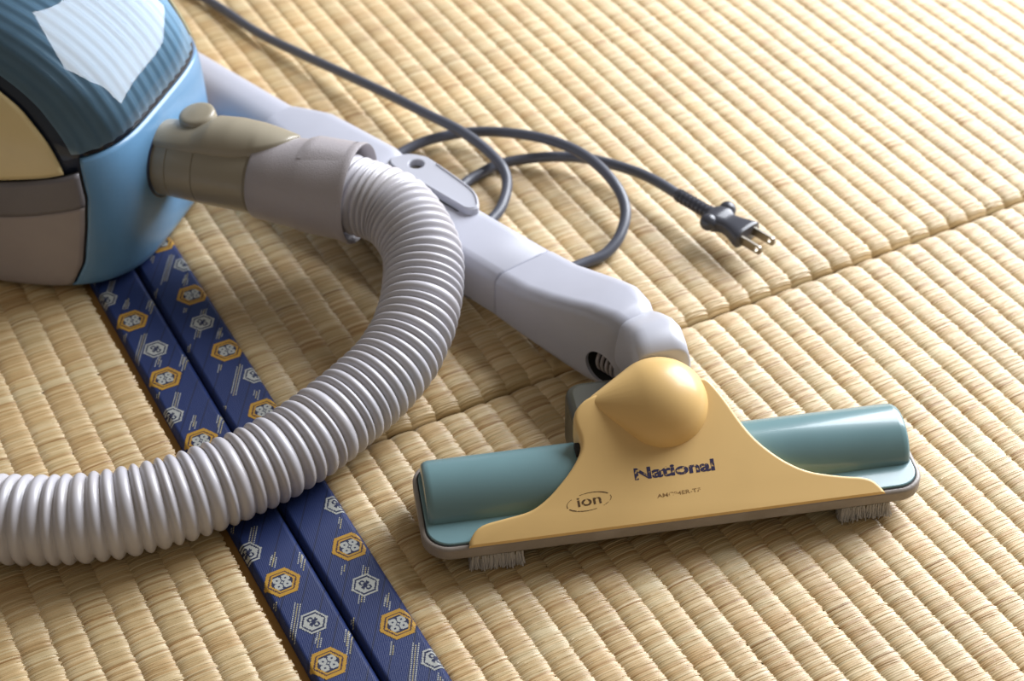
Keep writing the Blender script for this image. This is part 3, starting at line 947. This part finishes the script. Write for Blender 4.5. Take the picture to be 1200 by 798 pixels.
# half-round teal body with rounded ends
rings = []
cy, cz, R_ = 38.5, 18.0, 21.2
for x, k in ((-136.5, 0.86), (-136.0, 0.93), (-134.6, 0.975), (-132.5, 1.0), (-60, 1.0), (60, 1.0), (117.5, 1.0), (119.8, 0.975), (121.3, 0.93), (121.8, 0.86)):
    ring = [nf((x, cy - R_ * k * math.cos(t), cz + R_ * k * math.sin(t))) for t in np.linspace(0, math.pi, 40)]
    ring += [nf((x, cy + R_ * k, 14)), nf((x, cy - R_ * k, 14))]
    rings.append(ring)
v, f = rings_mesh(rings)
autosmooth(add('teal_body', v, f, M['teal'], noz, label='half-round teal plastic body'), 50)
# rear housing
v, f = prism(nf, rrect(-53, 14, 52, 92, 10, 6), 5, 41)
bevel(autosmooth(add('rear_housing', v, f, M['darkolive'], noz, label='dark olive rear housing'), 40), 4, 3, 50)
# apricot cover: sloped plate with curved outline and skirt
SL = 0.66
def cz_(y): return 23.2 + SL * y
left = [(-118.2, -0.6), (-117.6, 2.4), (-113.5, 6.6), (-108, 8.6), (-98, 9.8), (-85, 11.6), (-76, 15.5), (-68, 21.0), (-60, 27.8), (-54.6, 34.5), (-53.6, 40), (-55.2, 46), (-54.8, 51), (-51, 55), (-45.5, 57.8), (-36, 59.5)]
right = [(8, 60.5), (15, 60.5), (19.5, 58.8), (26, 50), (32, 39.5), (38, 31), (46, 23.4), (55, 17.2), (65, 12.8), (80, 9.4), (90, 7.8), (96, 5.8), (100.2, 1.8), (101.4, -0.6)]
ol, _ = catmull(left, 2.5); orr, _ = catmull(right, 2.5)
ol = [tuple(p) for p in ol] + [tuple(p) for p in orr]
bm = bmesh.new()
tv = [bm.verts.new((x, y, cz_(y))) for x, y in ol]
ft = bm.faces.new(tv)
r_ = bmesh.ops.extrude_face_region(bm, geom=[ft])
ev = [g for g in r_['geom'] if isinstance(g, bmesh.types.BMVert)]
for w in ev: w.co.z = max(20.8, w.co.z - 15.0)
bmesh.ops.recalc_face_normals(bm, faces=bm.faces)
be = [e for e in bm.edges if all(abs(w.co.z - cz_(w.co.y)) < 1e-4 for w in e.verts) and e.is_manifold and not (abs(e.verts[0].co.y + 0.6) < 1e-3 and abs(e.verts[1].co.y + 0.6) < 1e-3)]
bmesh.ops.bevel(bm, geom=be, offset=2.6, segments=4, affect='EDGES', profile=0.5)
big = [g for g in bm.faces if len(g.verts) > 8]
bmesh.ops.triangulate(bm, faces=big)
bm.verts.index_update()
V = [nf(w.co) for w in bm.verts]; Fc = [[q.index for q in g.verts] for g in bm.faces]
bm.free()
autosmooth(add('cover', V, Fc, M['cream2'], noz, label='apricot cream cover plate'), 38)
# ball joint dome
bc = np.array((-7.5, 57.3, 46.8)); br = 27.0
bm = bmesh.new()
for c0, r0, nn in ((bc, br, 40), (np.array((-40.5, 57.2, 55.2)), 5.4, 16)):
    for k in range(nn + 1):
        t = math.pi * k / nn
        for q in range(2 * nn if 0 < k < nn else 1):
            a = math.pi * q / nn
            bm.verts.new(c0 + r0 * np.array((math.cos(t), math.sin(t) * math.cos(a), math.sin(t) * math.sin(a))))
r_ = bmesh.ops.convex_hull(bm, input=bm.verts)
bmesh.ops.delete(bm, geom=[w for w in bm.verts if not w.link_faces], context='VERTS')
bm.verts.index_update()
V = [nf(w.co) for w in bm.verts]; Fc = [[q.index for q in g.verts] for g in bm.faces]
bm.free()
add('ball_joint', V, Fc, M['cream2'], noz, label='round apricot cream ball joint')
v, f = lathe(frame_pts(nf((-56.0, 39.5, 40.5)), nx, ny, (0, 0, 1)), [(0, 0.1), (0, 4.0), (6, 4.0), (6, 0.1)], 24, False, False)
add('arch_shade', v, f, M['seam'], noz, smooth=False)  # solid dark disc, painted shade of the gap under the cover's arch
# brushes: block plus bristles
for bx0, bx1 in ((-117, -90), (80, 106)):
    v, f = box(nf, bx0, bx1, 2.5, 10, 8, 12.6)
    bk = add('brush', v, f, M['under_olive'], noz, smooth=False)
    V = []; Fc = []
    rg = np.random.default_rng(int(bx1) + 300)
    for k in range(1100):
        x, y = rg.uniform(bx0, bx1), rg.uniform(2.2, 9.5)
        dx, dy = rg.normal(0, 0.8), rg.normal(-0.6, 0.8)
        z1 = rg.uniform(0.3, 2.4)
        w = 0.36
        i0 = len(V)
        for zz, ox, oy in ((10.5, 0, 0), (5.5, dx * 0.35, dy * 0.35), (z1, dx, dy)):
            for q in range(3):
                V.append(nf((x + ox + w * math.cos(q * 2.1), y + oy + w * math.sin(q * 2.1), zz)))
        for s in (0, 3):
            for q in range(3):
                Fc.append((i0 + s + q, i0 + s + (q + 1) % 3, i0 + s + 3 + (q + 1) % 3, i0 + s + 3 + q))
        Fc.append((i0 + 6, i0 + 7, i0 + 8))
    b_ = add('bristles', V, Fc, M['bristle'], bk, smooth=False, fix=False)
    b_['kind'] = 'stuff'

# printed words on the cover
ty = np.array((0, 1, SL)) / math.hypot(1, SL)
tn = np.array((0, -SL, 1)) / math.hypot(1, SL)
def text(name, body_, x, y, width, height, mat, embolden=0.0, rot=0.0, spacing=1.0):
    cu = bpy.data.curves.new(name, 'FONT'); cu.body = body_; cu.size = 1.0
    cu.offset = embolden; cu.extrude = 0.0; cu.space_character = spacing
    to = bpy.data.objects.new(name, cu); COL.objects.link(to)
    bpy.context.view_layer.update()
    me = bpy.data.meshes.new_from_object(to.evaluated_get(bpy.context.evaluated_depsgraph_get()))
    bpy.data.objects.remove(to, do_unlink=True)
    P_ = np.array([w.co[:2] for w in me.vertices])
    mn, mx = P_.min(0), P_.max(0)
    sx, sy = width / (mx[0] - mn[0]), height / (mx[1] - mn[1])
    c_, s_ = math.cos(rot), math.sin(rot)
    V = []
    for p in P_:
        a, b = (p[0] - mn[0]) * sx, (p[1] - mn[1]) * sy
        a, b = a * c_ - b * s_, a * s_ + b * c_
        q = np.array((x, y, cz_(y))) + np.array((1, 0, 0)) * a + ty * b + tn * 0.08
        V.append(nf(q))
    Fc = [list(g.vertices) for g in me.polygons]
    return add(name, V, Fc, mat, noz, smooth=False, fix=False)
text('maker_name', 'National', -28.5, 18.0, 42.5, 6.3, M['ink'], 0.035, 0.0)
text('model_number', 'AMC94ER-TF', -18.5, 9.2, 23, 2.0, M['ink3'], 0.01, rad(1.5))
text('ion_mark', 'ion', -60.0, 9.6, 12.5, 4.8, M['ink2'], 0.012, rad(3))
rings_in = []; V = []; Fc = []
NE = 72
for k in range(NE):
    a = 2 * math.pi * k / NE
    wdt = 0.22 + 0.42 * (0.5 + 0.5 * math.cos(2 * (a - rad(215)))) ** 2
    for r_o in (0, wdt):
        ex, ey = (12.0 - r_o) * math.cos(a), (4.6 - r_o) * math.sin(a)
        c_, s_ = math.cos(rad(7)), math.sin(rad(7))
        ex, ey = ex * c_ - ey * s_, ex * s_ + ey * c_
        V.append(nf(np.array((-54.0, 11.5, cz_(11.5))) + np.array((1, 0, 0)) * ex + ty * ey + tn * 0.08))
skip = {2, 3, 4, 22, 23, 24, 25, 26, 38, 39, 57, 58, 59, 60}
for k in range(NE):
    if k in skip: continue
    q = (k + 1) % NE
    Fc.append((2 * k, 2 * q, 2 * q + 1, 2 * k + 1))
add('ion_ring', V, Fc, M['ink2'], noz, smooth=False, fix=False)
